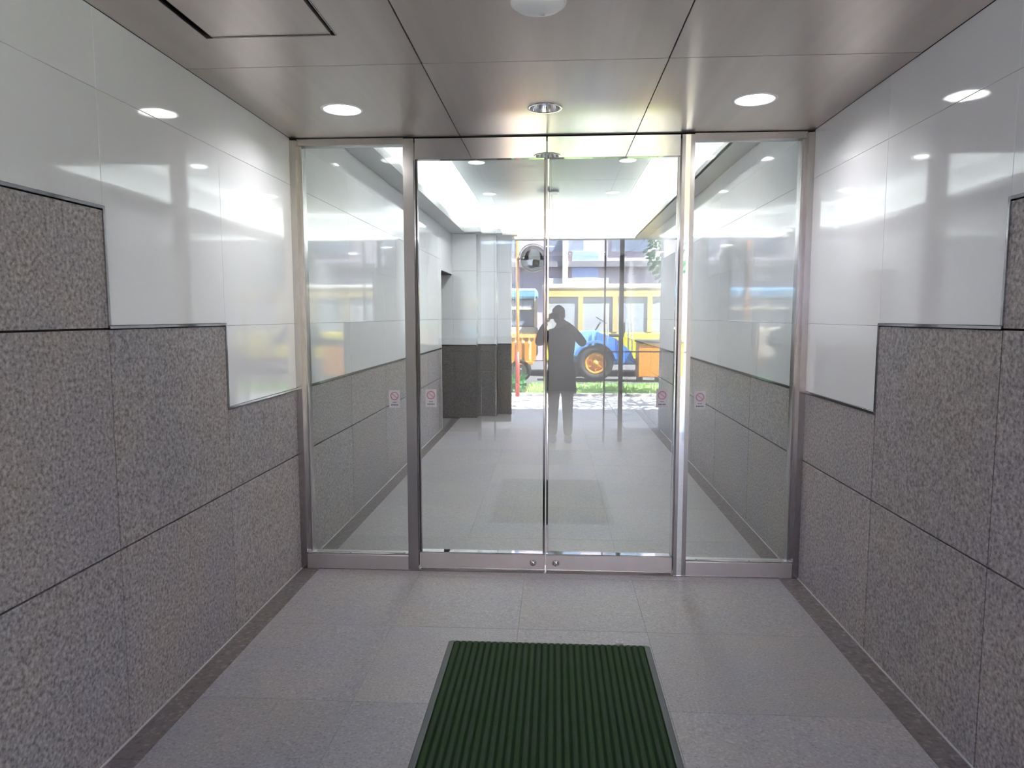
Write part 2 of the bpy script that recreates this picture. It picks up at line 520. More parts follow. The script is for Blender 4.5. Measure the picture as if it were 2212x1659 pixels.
box('wall_core', (XL - 0.2, YD, 0), (XL - 0.02, 9.9, 3.4), M['grout_dark'], wl)
hall_panels(wl, XL, -1, HCOLS, HZ)
box('white_panel', (XL - 0.0195, 9.902, 2.25), (XL, 10.95, HZ), M['white'], wl, 0.001)
box('wall_core', (XL - 0.2, 9.9, 2.262), (XL - 0.02, 10.95, 3.4), M['grout_dark'], wl)
box('opening_lining', (XL - 0.2, 9.895, 0.0), (XL - 0.0, 9.93, 2.262), M['soffit'], wl)
box('opening_lining', (XL - 0.2, 9.93, 2.235), (XL - 0.001, 10.95, 2.25), M['dark'], wl)
wr = tag(empty('wall_hall_right'), 'right wall of the hall seen through the glass, white over granite, running to the lobby', 'wall', kind='structure')
box('wall_core', (XR + 0.02, YD, 0), (XR + 0.2, 15.1, 3.4), M['grout_dark'], wr)
hall_panels(wr, XR, 1, [4.37, 5.45, 6.58, 7.70, 8.83, 9.96, 11.09, 12.2, 13.3, 14.4, 15.1], HZ)

# stepped back wall at the left, three bays each set further back
wb = tag(empty('wall_hall_back'), 'back wall of the hall in three stepped bays, white panels over dark granite', 'wall', kind='structure')
BAYS = [(-2.35, -1.225, 10.95), (-1.225, -0.93, 11.18), (-0.93, -0.70, 11.42)]
for bx0, bx1, by in BAYS:
    for a, b in ((0, G1), (G1, 1.144), (1.156, G2), (G2, 2.30), (2.30, 3.28 if bx0 > -2 else HZ)):
        xs = [bx0, bx1] if bx0 > -2 else [bx0, XL + 0.02, bx1]
        for c, d in zip(xs, xs[1:]):
            box('granite_panel' if b < 1.15 else 'white_panel', (c + 0.001, by, a + 0.0015), (d, by + 0.0195, b - 0.0015),
                M['granite_dark'] if b < 1.15 else M['white'], wb, 0.001)
    box('metal_trim', (bx0, by - 0.005, 1.144), (bx1, by + 0.02, 1.156), M['trim_steel'], wb)
    box('wall_core', (bx0, by + 0.02, 0), (bx1 - 0.001, 12.1, 3.4), M['grout_dark'], wb)
for bx, y0, y1 in ((-1.225, 10.95, 11.18), (-0.93, 11.18, 11.42), (-0.70, 11.42, 12.1)):
    box('granite_return', (bx, y0, 0), (bx + 0.002, y1, 1.144), M['granite_dark'], wb)
    box('white_return', (bx, y0, 1.144), (bx + 0.002, y1, 3.28), M['white'], wb)
box('corner_post', (-0.698, 11.40, 0.0), (-0.655, 11.46, HZ), M['steel'], wb, 0.002)
for bx0, bx1, by in BAYS:
    box('tray_back', (max(bx0, XL), by - 0.004, HZ + 0.03), (bx1, by - 0.001, 3.27), M['white_dull'], wb)
# lintel and the lobby behind it
box('lintel', (-0.70, 11.98, HZ), (XR, 12.1, 3.40), M['white_dull'], wb)
lob = tag(empty('wall_lobby'), 'dim grey lobby walls behind the hall opening', 'wall', kind='structure')
M['lobby'] = plain('mauve_grey_lobby_wall', (0.34, 0.32, 0.34), 0.5, 0, 0.3, 2, 0.03)
box('back_wall', (-0.80, 15.1, 0), (XR + 0.2, 15.2, 3.4), M['lobby'], lob)
box('side_wall', (-0.80, 12.1, 0), (-0.70, 15.1, 3.4), M['lobby'], lob)
box('lobby_ceiling', (-0.80, 12.1, HZ), (XR + 0.2, 15.2, HZ + 0.1), M['soffit'], lob)
box('end_wall', (-2.6, 9.8, 0), (-2.35, 12.1, 3.4), M['lobby'], lob)
box('return_wall', (-2.6, 9.7, 0), (XL - 0.2, 9.8, 3.4), M['lobby'], lob)
box('side_corridor_ceiling', (-2.6, 9.8, 2.5), (XL - 0.2, 12.1, 2.6), M['soffit'], lob)

# hall ceiling: soffit ring, raised tray with hidden tubes
hc = tag(empty('ceiling_hall'), 'raised pale hall ceiling tray glowing round its edge behind the glass', 'ceiling', kind='structure')
SX0, SX1 = XL + 0.225, XR - 0.19
box('soffit', (XL - 0.02, YH, HZ), (SX0, 10.95, HZ + 0.03), M['soffit'], hc)
box('soffit', (SX1, YH, HZ), (XR + 0.02, 12.0, HZ + 0.03), M['soffit'], hc)
box('soffit', (SX0, YH, HZ), (SX1, 4.75, HZ + 0.03), M['soffit'], hc)
box('soffit_lip', (SX0 - 0.012, 4.75, HZ), (SX0, 10.72, HZ + 0.075), M['soffit'], hc)
box('soffit_lip', (SX1, 4.75, HZ), (SX1 + 0.012, 12.0, HZ + 0.075), M['soffit'], hc)
for i, (bx0, bx1, by) in enumerate(BAYS):
    x0 = max(bx0, SX0)
    box('soffit', (x0, by - 0.22, HZ), (bx1 + 0.10, by + 0.0, HZ + 0.03), M['soffit'], hc)
    box('soffit_lip', (x0, by - 0.235, HZ), (bx1 + 0.10, by - 0.22, HZ + 0.07), M['soffit'], hc)
box('soffit', (-0.70, 11.80, HZ), (SX1, 11.98, HZ + 0.03), M['white_dull'], hc)
panel_z = 3.27
box('tray_side', (XL - 0.02, YH, HZ + 0.03), (XL + 0.0, 12.0, 3.40), M['white_dull'], hc)
box('tray_side', (XR, YH, HZ + 0.03), (XR + 0.02, 12.0, 3.40), M['white_dull'], hc)
box('tray_side', (XL, YH - 0.02, ZC + 0.0), (XR, YH + 0.0, 3.40), M['white_dull'], hc)
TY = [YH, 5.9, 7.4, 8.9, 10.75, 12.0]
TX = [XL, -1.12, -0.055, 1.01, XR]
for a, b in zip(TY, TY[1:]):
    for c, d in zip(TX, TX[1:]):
        box('ceiling_panel', (c + 0.002, a + 0.002, panel_z), (d - 0.002, b - 0.002, panel_z + 0.02), M['white_dull' if (c == XL or d == XR or b == 12.0) else 'hall_ceiling'], hc, 0.001)  # white edge and far panels paint the cove glow into the ceiling colour
box('ceiling_core', (XL - 0.2, YH - 0.02, panel_z + 0.02), (XR + 0.2, 12.1, 3.45), M['dark'], hc)

def cove_tube(p0, p1, label):
    return tag(cyl('cove_tube', p0, p1, 0.013, M['cove'], hc, seg=8), label)
zt = HZ + 0.048
cove_tube((SX0 - 0.09, 4.85, zt), (SX0 - 0.09, 10.8, zt), 'light tube hidden on the left soffit of the hall')
cove_tube((SX1 + 0.09, 4.85, zt), (SX1 + 0.09, 11.9, zt), 'light tube hidden on the right soffit of the hall')
cove_tube((-0.6, 11.92, zt), (SX1, 11.92, zt), 'light tube hidden on the far soffit of the hall')
cove_tube((-1.36, 10.80, zt), (-1.15, 10.80, zt), 'short light tube hidden above the first stepped bay')
cove_tube((-1.15, 11.03, zt), (-0.86, 11.03, zt), 'short light tube hidden above the middle stepped bay')
cove_tube((-0.86, 11.28, zt), (-0.62, 11.28, zt), 'short light tube hidden above the last stepped bay')

# ---------------------------------------------------------------- ceiling lights
def area(name, loc, size, power, parent, col=(1, 0.98, 0.96), spread=150):
    d = bpy.data.lights.new(name, 'AREA'); d.shape = 'DISK'; d.size = size; d.energy = power; d.color = col
    d.spread = math.radians(spread)
    o = bpy.data.objects.new(name, d); COL.objects.link(o); o.parent = parent; o.location = loc
    return o
def downlight(x, y, z, r, power, label, group, lit=True, mat='lamp', recess=0.07):
    e = empty('downlight', (x, y, z))
    tag(e, label, 'ceiling light', group)
    lathe('trim_ring', [(r * 0.93, 0.003), (r * 0.93, -0.003), (r * 1.06, -0.004), (r * 1.10, 0.0), (r * 1.10, 0.001)], M['white_dull'] if lit else M['mirror_steel'], e, (0, 0, 0), 40)
    refl = lathe('reflector', [(r * 0.93, 0.0), (r * 0.86, recess * 0.4), (r * 0.66, recess * 0.8), (r * 0.5, recess)], M['white_dull'] if lit else M['mirror_steel'], e, (0, 0, 0), 40)
    if lit:
        lathe('lamp', [(0.0, recess * 0.35), (r * 0.3, recess * 0.36), (r * 0.62, recess * 0.45), (r * 0.84, recess * 0.55)], M[mat], e, (0, 0, 0), 32)
        area('lamp_glow', (0, 0, -0.008), r * 1.5, power, e)
    else:
        lathe('lamp', [(0.0, recess * 0.3), (r * 0.25, recess * 0.34), (r * 0.4, recess * 0.6), (r * 0.42, recess)], M['black'], e, (0, 0, 0), 24)
        lathe('reflector_cap', [(0.0, recess), (r * 0.5, recess)], M['black'], e, (0, 0, 0), 24)
    return e
downlight(LIGHTS[0][0], LIGHTS[0][1], ZC, 0.1, 2.4, 'lit round downlight in the passage ceiling on the side of the hatch', 'lit passage downlights')
downlight(LIGHTS[1][0], LIGHTS[1][1], ZC, 0.1, 2.4, 'lit round downlight in the passage ceiling on the side away from the hatch', 'lit passage downlights')
dl = downlight(-0.058, 3.752, ZC, 0.083, 0, 'unlit chrome-rimmed ceiling fitting above the meeting edge of the doors', None, lit=False)
HN = ['leftmost', 'rightmost']
for (x, y, lab) in ((-0.86, 7.82, 'near left'), (0.77, 7.82, 'near right'), (-0.9, 9.8, 'far left'), (0.77, 9.8, 'far right'), (-0.86, 5.8, 'nearest left'), (0.77, 5.8, 'nearest right')):
    e = empty('downlight', (x, y, panel_z)); tag(e, 'small lit downlight in the hall ceiling, %s of those beyond the doors' % lab, 'ceiling light', 'hall downlights')
    lathe('trim_ring', [(0.078, 0.0), (0.080, -0.006), (0.092, -0.006), (0.094, 0.0)], M['white_dull'], e, seg=28)
    lathe('lamp', [(0.0, -0.004), (0.05, -0.004), (0.079, -0.001)], M['lamp_far'], e, seg=28)
    area('lamp_glow', (0, 0, -0.01), 0.12, 2.5 if y < 6 else 7.5, e)

for x, y in ((-0.1, 13.0), (0.9, 14.2)):  # added unseen lamps that brighten the lobby
    e = lathe('added_lamp_ring', [(0.078, 0.0), (0.080, -0.006), (0.092, -0.006), (0.094, 0.0)], M['white_dull'], lob, (x, y, HZ), 28)
    lathe('lamp', [(0.0, -0.004), (0.05, -0.004), (0.079, -0.001)], M['lamp_far'], e, seg=28)
    area('lamp_glow', (0, 0, -0.01), 0.12, 9, e)
# smoke detector: a shallow white dome with a sensor button
M['plastic_white']=plain('white_plastic',(0.93,0.93,0.94),0.4)
sd = empty('smoke_detector', (-0.062, 2.508, ZC))
tag(sd, 'round white smoke detector on the passage ceiling at the top edge', 'smoke detector')
lathe('base', [(0.095, 0.0), (0.097, -0.006), (0.094, -0.012), (0.0, -0.012)], M['plastic_white'], sd, seg=40)
lathe('cover', [(0.088, -0.012), (0.080, -0.022), (0.052, -0.027), (0.0, -0.028)], M['plastic_white'], sd, seg=40)
lathe('sensor', [(0.011, -0.0255), (0.010, -0.031), (0.0, -0.032)], M['soffit'], sd, (0.012, 0.045, 0.002), seg=20)
hd = empty('smoke_detector', (-0.017, 9.75, panel_z))
tag(hd, 'pale round detector on the hall ceiling between the two far downlights', 'smoke detector')
lathe('base', [(0.065, 0.0), (0.066, -0.012), (0.05, -0.02), (0.0, -0.022)], M['white_dull'], hd, seg=28)
lathe('cover', [(0.035, -0.02), (0.03, -0.035), (0.0, -0.038)], M['white_dull'], hd, seg=28)

# ---------------------------------------------------------------- door stickers
M['sticker'] = plain('white_vinyl', (0.50, 0.48, 0.52), 0.5)
M['sticker_red'] = plain('faded_pink_red_ink', (0.48, 0.22, 0.28), 0.5)
M['sticker_ink'] = plain('dark_grey_ink', (0.10, 0.10, 0.11), 0.5)
def sticker(x, z, label, flip=False, w=0.070, h=0.112):
    y = 4.3105 if abs(x) < 0.8 else 4.3115
    e = empty('sticker', (x, y, z)); tag(e, label, 'sticker', 'no-entry style stickers on the door glass')
    bm = bmesh.new(); bm_box(bm, (-w / 2, -0.0006, -h / 2), (w / 2, 0.0004, h / 2), 0.0)
    put('backing', mesh_from(bm, 'backing', M['sticker']), e)
    bm = bmesh.new()
    bm_lathe(bm, [(0.0195, -0.0007), (0.0195, -0.0012), (0.0265, -0.0012), (0.0265, -0.0007)], 28, (0, 0, 0.02), axis='Y')
    put('red_ring', mesh_from(bm, 'red_ring', M['sticker_red']), e)
    bm = bmesh.new(); bm_box(bm, (-0.022, -0.0014, -0.003), (0.022, -0.0007, 0.003))
    put('red_bar', mesh_from(bm, 'red_bar', M['sticker_red']), e, (0, 0, 0.02), (0, math.radians(40), 0))
    bm = bmesh.new()
    for k in range(5): bm_box(bm, (-0.022 + k * 0.0092, -0.0012, -0.0402), (-0.0155 + k * 0.0092, -0.0007, -0.0330))
    for k in range(2): bm_box(bm, (-0.012 + k * 0.013, -0.0012, -0.0225), (-0.001 + k * 0.013, -0.0007, -0.0185))
    put('caption', mesh_from(bm, 'caption', M['sticker_ink']), e)
    return e
sticker(-0.998, 1.085, 'small white sticker with pink ring on the fixed pane beside the left door post')
sticker(-0.768, 1.092, 'small white sticker with pink ring on the left door leaf beside its hinge post')
sticker(0.655, 1.100, 'small white sticker with pink ring on the right door leaf beside its hinge post')
sticker(0.883, 1.090, 'small white sticker with pink ring on the fixed pane beside the right door post')

# ---------------------------------------------------------------- door mat
def fibre(name, a, b, c):
    m, nt, bs, o = new_mat(name)
    v = position(nt, 9.0)
    n1 = noise(nt, v, 420, 2, 0.6); n2 = noise(nt, v, 7, 3, 0.6)
    c1 = ramp(nt, n1, [(0.3, a), (0.7, b)])
    c2 = ramp(nt, n2, [(0.45, b), (0.62, c)])
    nt.links.new(mixc(nt, c1, c2, 0.45), bs.inputs['Base Color'])
    bs.inputs['Roughness'].default_value = 0.9
    bs.inputs['Specular IOR Level'].default_value = 0.1
    bump(nt, bs, n1, 0.5, 0.002)
    return m
M['mat_green'] = fibre('green_mat_fibre', (0.014, 0.034, 0.013), (0.036, 0.068, 0.030), (0.052, 0.066, 0.052))
M['mat_base'] = plain('dark_mat_backing', (0.012, 0.030, 0.012), 0.9, 0, 0.1)
M['mat_edge'] = plain('grey_green_rubber', (0.115, 0.125, 0.12), 0.6, 0, 0.3)
mx0, mx1, my0, my1 = -0.515, 0.468, 1.85, 3.308
mat_o = empty('door_mat', ((mx0 + mx1) / 2, (my0 + my1) / 2, 0.0))
tag(mat_o, 'green ribbed entrance mat with grey rubber edge lying before the doors', 'mat')
hw, hl = (mx1 - mx0) / 2, (my1 - my0) / 2
bm = bmesh.new(); bm_box(bm, (-hw + 0.02, -hl + 0.01, 0.0005), (hw - 0.02, hl - 0.008, 0.004))
put('backing', mesh_from(bm, 'backing', M['mat_base']), mat_o)
def edge(lo, hi, nm='rubber_edge'):
    bm = bmesh.new(); vs = bm_box(bm, lo, hi)
    put(nm, mesh_from(bm, nm, M['mat_edge']), mat_o)
for sx in (-1, 1):
    bm = bmesh.new()
    pr = [(sx * hw, 0.0005), (sx * (hw - 0.004), 0.004), (sx * (hw - 0.024), 0.009), (sx * (hw - 0.028), 0.009), (sx * (hw - 0.028), 0.0005)]
    a = [bm.verts.new((p[0], -hl, p[1])) for p in pr]; b = [bm.verts.new((p[0], hl, p[1])) for p in pr]
    for i in range(5):
        j = (i + 1) % 5; bm.faces.new((a[i], a[j], b[j], b[i]))
    bm.faces.new(a); bm.faces.new(b[::-1]); bmesh.ops.recalc_face_normals(bm, faces=bm.faces[:])
    put('rubber_edge', mesh_from(bm, 'rubber_edge', M['mat_edge']), mat_o)
for sy in (-1, 1):
    edge((-hw + 0.028, sy * hl - (0.010 if sy > 0 else 0), 0.0005), (hw - 0.028, sy * hl + (0.010 if sy < 0 else 0), 0.008))
NR = 30
pitch = (2 * hw - 0.06) / NR
bm = bmesh.new()
prof = [(-0.36, 0.004), (-0.33, 0.0095), (-0.20, 0.0125), (0.0, 0.0135), (0.20, 0.0125), (0.33, 0.0095), (0.36, 0.004)]
ys = [-hl + 0.011 + (2 * hl - 0.022) * k / 6 for k in range(7)]
rows = [[bm.verts.new((p * pitch, y, z)) for p, z in prof] for y in ys]
for a, b in zip(rows, rows[1:]):
    for i in range(6): bm.faces.new((a[i], a[i + 1], b[i + 1], b[i])).smooth = True
bm.faces.new(rows[0]); bm.faces.new(rows[-1][::-1])
bmesh.ops.recalc_face_normals(bm, faces=bm.faces[:])
rib_me = mesh_from(bm, 'rib', M['mat_green'])
for k in range(NR):
    put('rib', rib_me, mat_o, (-hw + 0.03 + pitch * (k + 0.5), 0, 0))
# paper scrap by the mat
bm = bmesh.new()
g = 6
vv = [[bm.verts.new(((i - g / 2) * 0.006, (j - g / 2) * 0.005, 0.003 + 0.007 * random.random() * math.sin(math.pi * i / g) * math.sin(math.pi * j / g) + 0.002 * random.random())) for j in range(g + 1)] for i in range(g + 1)]
for i in range(g):
    for j in range(g): bm.faces.new((vv[i][j], vv[i + 1][j], vv[i + 1][j + 1], vv[i][j + 1]))
bmesh.ops.solidify(bm, geom=bm.faces[:], thickness=0.0005)
scrap = put('paper_scrap', mesh_from(bm, 'paper_scrap', plain('crumpled_paper', (0.62, 0.62, 0.66), 0.8)), None, (0.325, 3.345, 0.0))
tag(scrap, 'tiny crumpled white scrap on the floor at the far edge of the mat', 'litter')

# ================================================================= outside, seen in the glass
M['pavement'] = plain('sunlit_concrete_paving', (0.50, 0.49, 0.48), 0.8, 0, 0.2, 3, 0.10)
M['asphalt'] = plain('grey_asphalt', (0.10, 0.10, 0.105), 0.9, 0, 0.2, 9, 0.15)
M['grass'] = plain('lawn_grass', (0.30, 0.46, 0.16), 0.9, 0, 0.1, 12, 0.3)
M['mauve'] = plain('mauve_rendered_facade', (0.64, 0.54, 0.59), 0.8, 0, 0.2, 2, 0.08)
M['facade'] = plain('own_building_facade', (0.42, 0.40, 0.39), 0.6, 0, 0.3, 2, 0.06)
M['window_blue'] = plain('dark_blue_window_glass', (0.28, 0.32, 0.42), 0.15, 0, 0.5)
M['window_grey'] = plain('pale_reflecting_coach_window', (0.42, 0.45, 0.47), 0.2)
M['yellow'] = plain('yellow_coachwork', (0.72, 0.50, 0.18), 0.35)
M['yellow_bright'] = plain('bright_yellow_coachwork', (0.80, 0.68, 0.05), 0.35)
M['cream'] = plain('cream_coachwork', (0.75, 0.68, 0.55), 0.4)
M['orange'] = plain('orange_paint', (0.72, 0.27, 0.03), 0.4)
M['blue'] = plain('bright_blue_bodywork', (0.05, 0.20, 0.62), 0.3)
M['lightblue'] = plain('light_blue_roof_paint', (0.22, 0.48, 0.75), 0.35)
M['tyre'] = plain('black_tyre_rubber', (0.02, 0.02, 0.022), 0.8)
M['sign_blue'] = plain('pale_blue_sign', (0.40, 0.52, 0.85), 0.5)
M['red'] = plain('red_paint', (0.55, 0.06, 0.04), 0.4)
M['bark'] = plain('brown_bark', (0.10, 0.07, 0.05), 0.9, 0, 0.1, 20, 0.3)
M['leaf'] = plain('green_leaf', (0.045, 0.17, 0.055), 0.6, 0, 0.3, 4, 0.35)

gr = tag(empty('ground'), 'street ground outside the passage: paving and roadway', 'ground', kind='structure')
box('paving_base', (-14, -5.5, -0.25), (16, YO, -0.022), M['grout_dark'], gr)
for i in range(-6, 8):
    for j in range(5):
        box('paving_slab', (i * 1.0 + 0.004, YO - (j + 1) * 0.84 + 0.004, -0.022), (i * 1.0 + 0.996, YO - j * 0.84 - 0.004, -0.002), M['pavement'], gr, 0.002)
box('roadway', (-25, -26, -0.25), (28, -8.0, -0.03), M['asphalt'], gr)
box('roadway', (-25, -8.0, -0.25), (-14, YO, -0.03), M['asphalt'], gr)
box('roadway', (16, -8.0, -0.25), (28, YO, -0.03), M['asphalt'], gr)
box('soil_bed', (-14, -8.0, -0.25), (16, -5.5, -0.03), M['bark'], gr)
box('kerb', (-14, -5.58, -0.03), (16, -5.48, 0.05), M['pavement'], gr, 0.01)

# grass: blades as one uncountable mass
bm = bmesh.new()
for k in range(9000):
    x, y = random.uniform(-0.6, 6.5), random.uniform(-7.95, -5.6)
    h, a, w = random.uniform(0.06, 0.14), random.uniform(0, 6.28), random.uniform(0.006, 0.012)
    lx, ly = random.uniform(-0.04, 0.04), random.uniform(-0.04, 0.04)
    p = [bm.verts.new((x - w * math.cos(a), y - w * math.sin(a), -0.03)), bm.verts.new((x + w * math.cos(a), y + w * math.sin(a), -0.03)), bm.verts.new((x + lx, y + ly, h - 0.03))]
    bm.faces.new(p)
bm_box(bm, (-0.6, -7.95, -0.05), (6.5, -5.6, 0.0))
tag(put('grass', mesh_from(bm, 'grass', M['grass'])), 'strip of bright green lawn between paving and the parked vehicles', 'grass', kind='stuff')
bm = bmesh.new()
for k in range(2600):
    x, y = random.uniform(-3.5, -0.65), random.uniform(-7.8, -5.7)
    r = 0.05; z = random.uniform(0.0, 0.28)
    d = Vector((random.uniform(-1, 1), random.uniform(-1, 1), random.uniform(-0.2, 1))).normalized()
    e1 = d.orthogonal().normalized() * r; e2 = d.cross(e1)
    c = Vector((x, y, z))
    bm.faces.new([bm.verts.new(c + e1), bm.verts.new(c + e2 * 0.5), bm.verts.new(c - e1), bm.verts.new(c - e2 * 0.5)])
tag(put('ground_cover', mesh_from(bm, 'ground_cover', M['leaf'])), 'low dark green ground cover plants beside the lawn', 'plants', kind='stuff')

# own building front round the passage mouth
fa = tag(empty('wall_street_front'), 'street front of the building round the passage mouth, behind the camera', 'wall', kind='structure')
box('facade_slab', (XR + 0.0, YO - 0.25, 0), (14, YO, 9), M['facade'], fa)
box('facade_slab', (-14, YO - 0.25, 0), (XL, YO, 9), M['facade'], fa)
box('facade_slab', (-14, YO - 0.25, ZC), (14, YO, 9), M['facade'], fa)
box('roof_slab', (-14, YO, 3.45), (14, 15.3, 3.7), M['facade'], fa)
box('flank_wall', (XL - 0.4, YO, 0), (XL - 0.2, 9.7, 3.45), M['facade'], fa)
box('flank_wall', (XR + 0.2, YO, 0), (XR + 0.4, 15.3, 3.45), M['facade'], fa)
box('flank_wall', (-3.0, 9.6, 0), (-2.6, 15.3, 3.45), M['facade'], fa)
pi = tag(empty('trim_street_pier'), 'stepped granite pier at the street end of the passage', 'pier', kind='structure')
box('granite_panel', (XL, -1.27, 0), (-1.05, -1.0, 1.3), M['border_granite'], pi, 0.002)
box('white_panel', (XL, -1.27, 1.3), (-1.05, -1.0, ZC), M['white'], pi, 0.002)
box('granite_panel', (XL - 0.3, -2.10, 0), (-0.66, -1.95, 1.3), M['border_granite'], pi, 0.002)
box('white_panel', (XL - 0.3, -2.10, 1.3), (-0.66, -1.95, ZC), M['white'], pi, 0.002)

# outer door posts just behind the photographer
op = tag(empty('outer_door'), 'slim outer glass doors standing open behind the photographer', 'door')
for i, (x, w) in enumerate(((-0.985, 0.045), (-0.775, 0.022), (0.615, 0.022), (0.805, 0.055))):
    box('post', (x, -0.36, 0), (x + w, -0.31, ZC - 0.01), M['steel'], op, 0.002)
for x0, x1 in ((-0.94, -0.775), (0.637, 0.805), (0.86, XR), (XL, -0.985)):
    box('pane', (x0, -0.338, 0.05), (x1, -0.332, ZC - 0.03), M['glass_far'], op)
    box('push_rail', (x0, -0.348, 1.145), (x1, -0.322, 1.160), M['steel'], op)

# ---- yellow coach
def wheel(name, x, y, z, r, hub, parent, w=0.2):
    bm = bmesh.new()
    bm_lathe(bm, [(r * 0.62, -w / 2), (r * 0.93, -w / 2), (r, -w * 0.33), (r, w * 0.33), (r * 0.93, w / 2), (r * 0.62, w / 2), (r * 0.62, -w / 2)], 32, axis='Y')
    t = put(name, mesh_from(bm, name, M['tyre']), parent, (x, y, z))
    bm = bmesh.new()
    bm_lathe(bm, [(r * 0.63, -w * 0.4), (r * 0.63, w * 0.40), (r * 0.5, w * 0.44), (r * 0.45, w * 0.2), (r * 0.2, w * 0.22), (r * 0.16, w * 0.42), (0.001, w * 0.44)], 28, axis='Y')
    for k in range(6):
        a = k * math.pi / 3
        bm_box(bm, (-0.012, w * 0.2, r * 0.2), (0.012, w * 0.36, r * 0.55))
        bmesh.ops.rotate(bm, verts=bm.verts[-8:], cent=(0, 0, 0), matrix=Matrix.Rotation(a, 3, 'Y'))
    put('hub', mesh_from(bm, 'hub', hub), t)
    return t
coach = tag(empty('coach', (2.6, -11.4, 0)), 'long yellow coach with cream roof line, parked across the street and mirrored in the doors', 'vehicle')
def cb(n, lo, hi, m, bv=0.0):
    return box(n, lo, hi, M[m], coach, bv)
cb('lower_body', (-2.9, -1.0, 0.42), (4.6, 1.0, 1.18), 'yellow_bright', 0.05)
cb('sill', (-2.9, -0.98, 0.30), (4.6, 0.98, 0.42), 'black')
cb('roof', (-2.95, -1.02, 2.30), (4.65, 1.02, 2.46), 'cream', 0.06)
cb('cantrail', (-2.9, -1.0, 2.12), (4.6, 1.0, 2.30), 'yellow')
for k in range(9):
    x = -2.9 + k * 0.92
    cb('pillar', (x, 0.90, 1.18), (x + 0.13, 1.0, 2.12), 'yellow')
    cb('pillar', (x, -1.0, 1.18), (x + 0.13, -0.90, 2.12), 'yellow')
    if k < 8:
        cb('window', (x + 0.13, 0.93, 1.18), (x + 0.92, 0.96, 2.12), 'window_grey')
        cb('window', (x + 0.13, -0.96, 1.18), (x + 0.92, -0.93, 2.12), 'window_blue')
for x in (-1.7, 3.2):
    wheel('wheel', x, 0.9, 0.40, 0.40, M['steel'], coach, 0.24)
    wheel('wheel', x, -0.9, 0.40, 0.40, M['steel'], coach, 0.24)
# ---- blue-roofed van at the other side
van = tag(empty('van', (-2.2, -11.6, 0)), 'white van with light blue roof parked beyond the orange trailer', 'vehicle')
box('body', (-1.6, -0.85, 0.45), (1.7, 0.85, 1.30), M['cream'], van, 0.06)
box('cabin', (-1.5, -0.80, 1.30), (1.65, 0.80, 2.08), M['window_blue'], van, 0.05)
box('roof', (-1.6, -0.86, 2.08), (1.7, 0.86, 2.36), M['lightblue'], van, 0.06)
box('waist_rail', (-1.6, 0.80, 1.78), (1.7, 0.87, 1.84), M['cream'], van)
for k in range(4): box('pillar', (-1.58 + k * 1.07, 0.78, 1.30), (-1.50 + k * 1.07, 0.86, 2.08), M['cream'], van)
for x in (-1.0, 1.1):
    wheel('wheel', x, 0.75, 0.34, 0.34, M['steel'], van); wheel('wheel', x, -0.75, 0.34, 0.34, M['steel'], van)

# ---- small blue tractor with orange wheels
tr = tag(empty('tractor', (0.95, -9.3, 0)), 'small bright blue tractor with orange wheel hubs parked before the yellow coach', 'vehicle')
wheel('wheel', 0.05, 0.45, 0.44, 0.44, M['orange'], tr, 0.24)
wheel('wheel', 0.05, -0.45, 0.44, 0.44, M['orange'], tr, 0.24)
wheel('wheel', -0.62, 0.38, 0.26, 0.26, M['orange'], tr, 0.16)
wheel('wheel', -0.62, -0.38, 0.26, 0.26, M['orange'], tr, 0.16)
for sy in (-1, 1):
    bm = bmesh.new()
    arc = []
    for k in range(13):
        a = math.radians(10 + 150 * k / 12)
        arc.append((0.05 + 0.54 * math.cos(a), 0.46 + 0.54 * math.sin(a)))
    inner = [(0.05 + (p[0] - 0.05) * 0.9, 0.46 + (p[1] - 0.46) * 0.9) for p in arc]
    y0, y1 = sy * 0.30, sy * 0.60
    for (a, b, c, d) in zip(arc, arc[1:], inner, inner[1:]):
        for q in (((a, y0), (b, y0), (b, y1), (a, y1)), ((c, y0), (c, y1), (d, y1), (d, y0)), ((a, y1), (b, y1), (d, y1), (c, y1)), ((a, y0), (c, y0), (d, y0), (b, y0))):
            bm.faces.new([bm.verts.new((p[0], y, p[1])) for p, y in q])
    bmesh.ops.remove_doubles(bm, verts=bm.verts[:], dist=1e-4)
    bmesh.ops.recalc_face_normals(bm, faces=bm.faces[:])
    put('fender', mesh_from(bm, 'fender', M['blue']), tr)
bm = bmesh.new()
hood = [(-0.95, 0.45), (-0.95, 0.85), (-0.78, 1.05), (-0.30, 1.22), (0.15, 1.25), (0.15, 0.45)]
a = [bm.verts.new((p[0], -0.27, p[1])) for p in hood]; b = [bm.verts.new((p[0], 0.27, p[1])) for p in hood]
for i in range(6):
    j = (i + 1) % 6; bm.faces.new((a[i], a[j], b[j], b[i]))
bm.faces.new(a[::-1]); bm.faces.new(b); bmesh.ops.recalc_face_normals(bm, faces=bm.faces[:])
bmesh.ops.bevel(bm, geom=bm.edges[:], offset=0.03, segments=2, affect='EDGES')
put('hood', mesh_from(bm, 'hood', M['lightblue']), tr)
bm = bmesh.new()
tail = [(0.10, 1.22), (0.55, 1.05), (0.95, 0.72), (1.05, 0.42), (0.45, 0.42), (0.10, 0.42)]
a = [bm.verts.new((p[0], -0.30, p[1])) for p in tail]; b = [bm.verts.new((p[0], 0.30, p[1])) for p in tail]
for i in range(6):
    j = (i + 1) % 6; bm.faces.new((a[i], a[j], b[j], b[i]))
bm.faces.new(a[::-1]); bm.faces.new(b); bmesh.ops.recalc_face_normals(bm, faces=bm.faces[:])
put('rear_body', mesh_from(bm, 'rear_body', M['blue']), tr)
box('seat', (0.42, -0.22, 1.08), (0.78, 0.22, 1.16), M['black'], tr, 0.02)
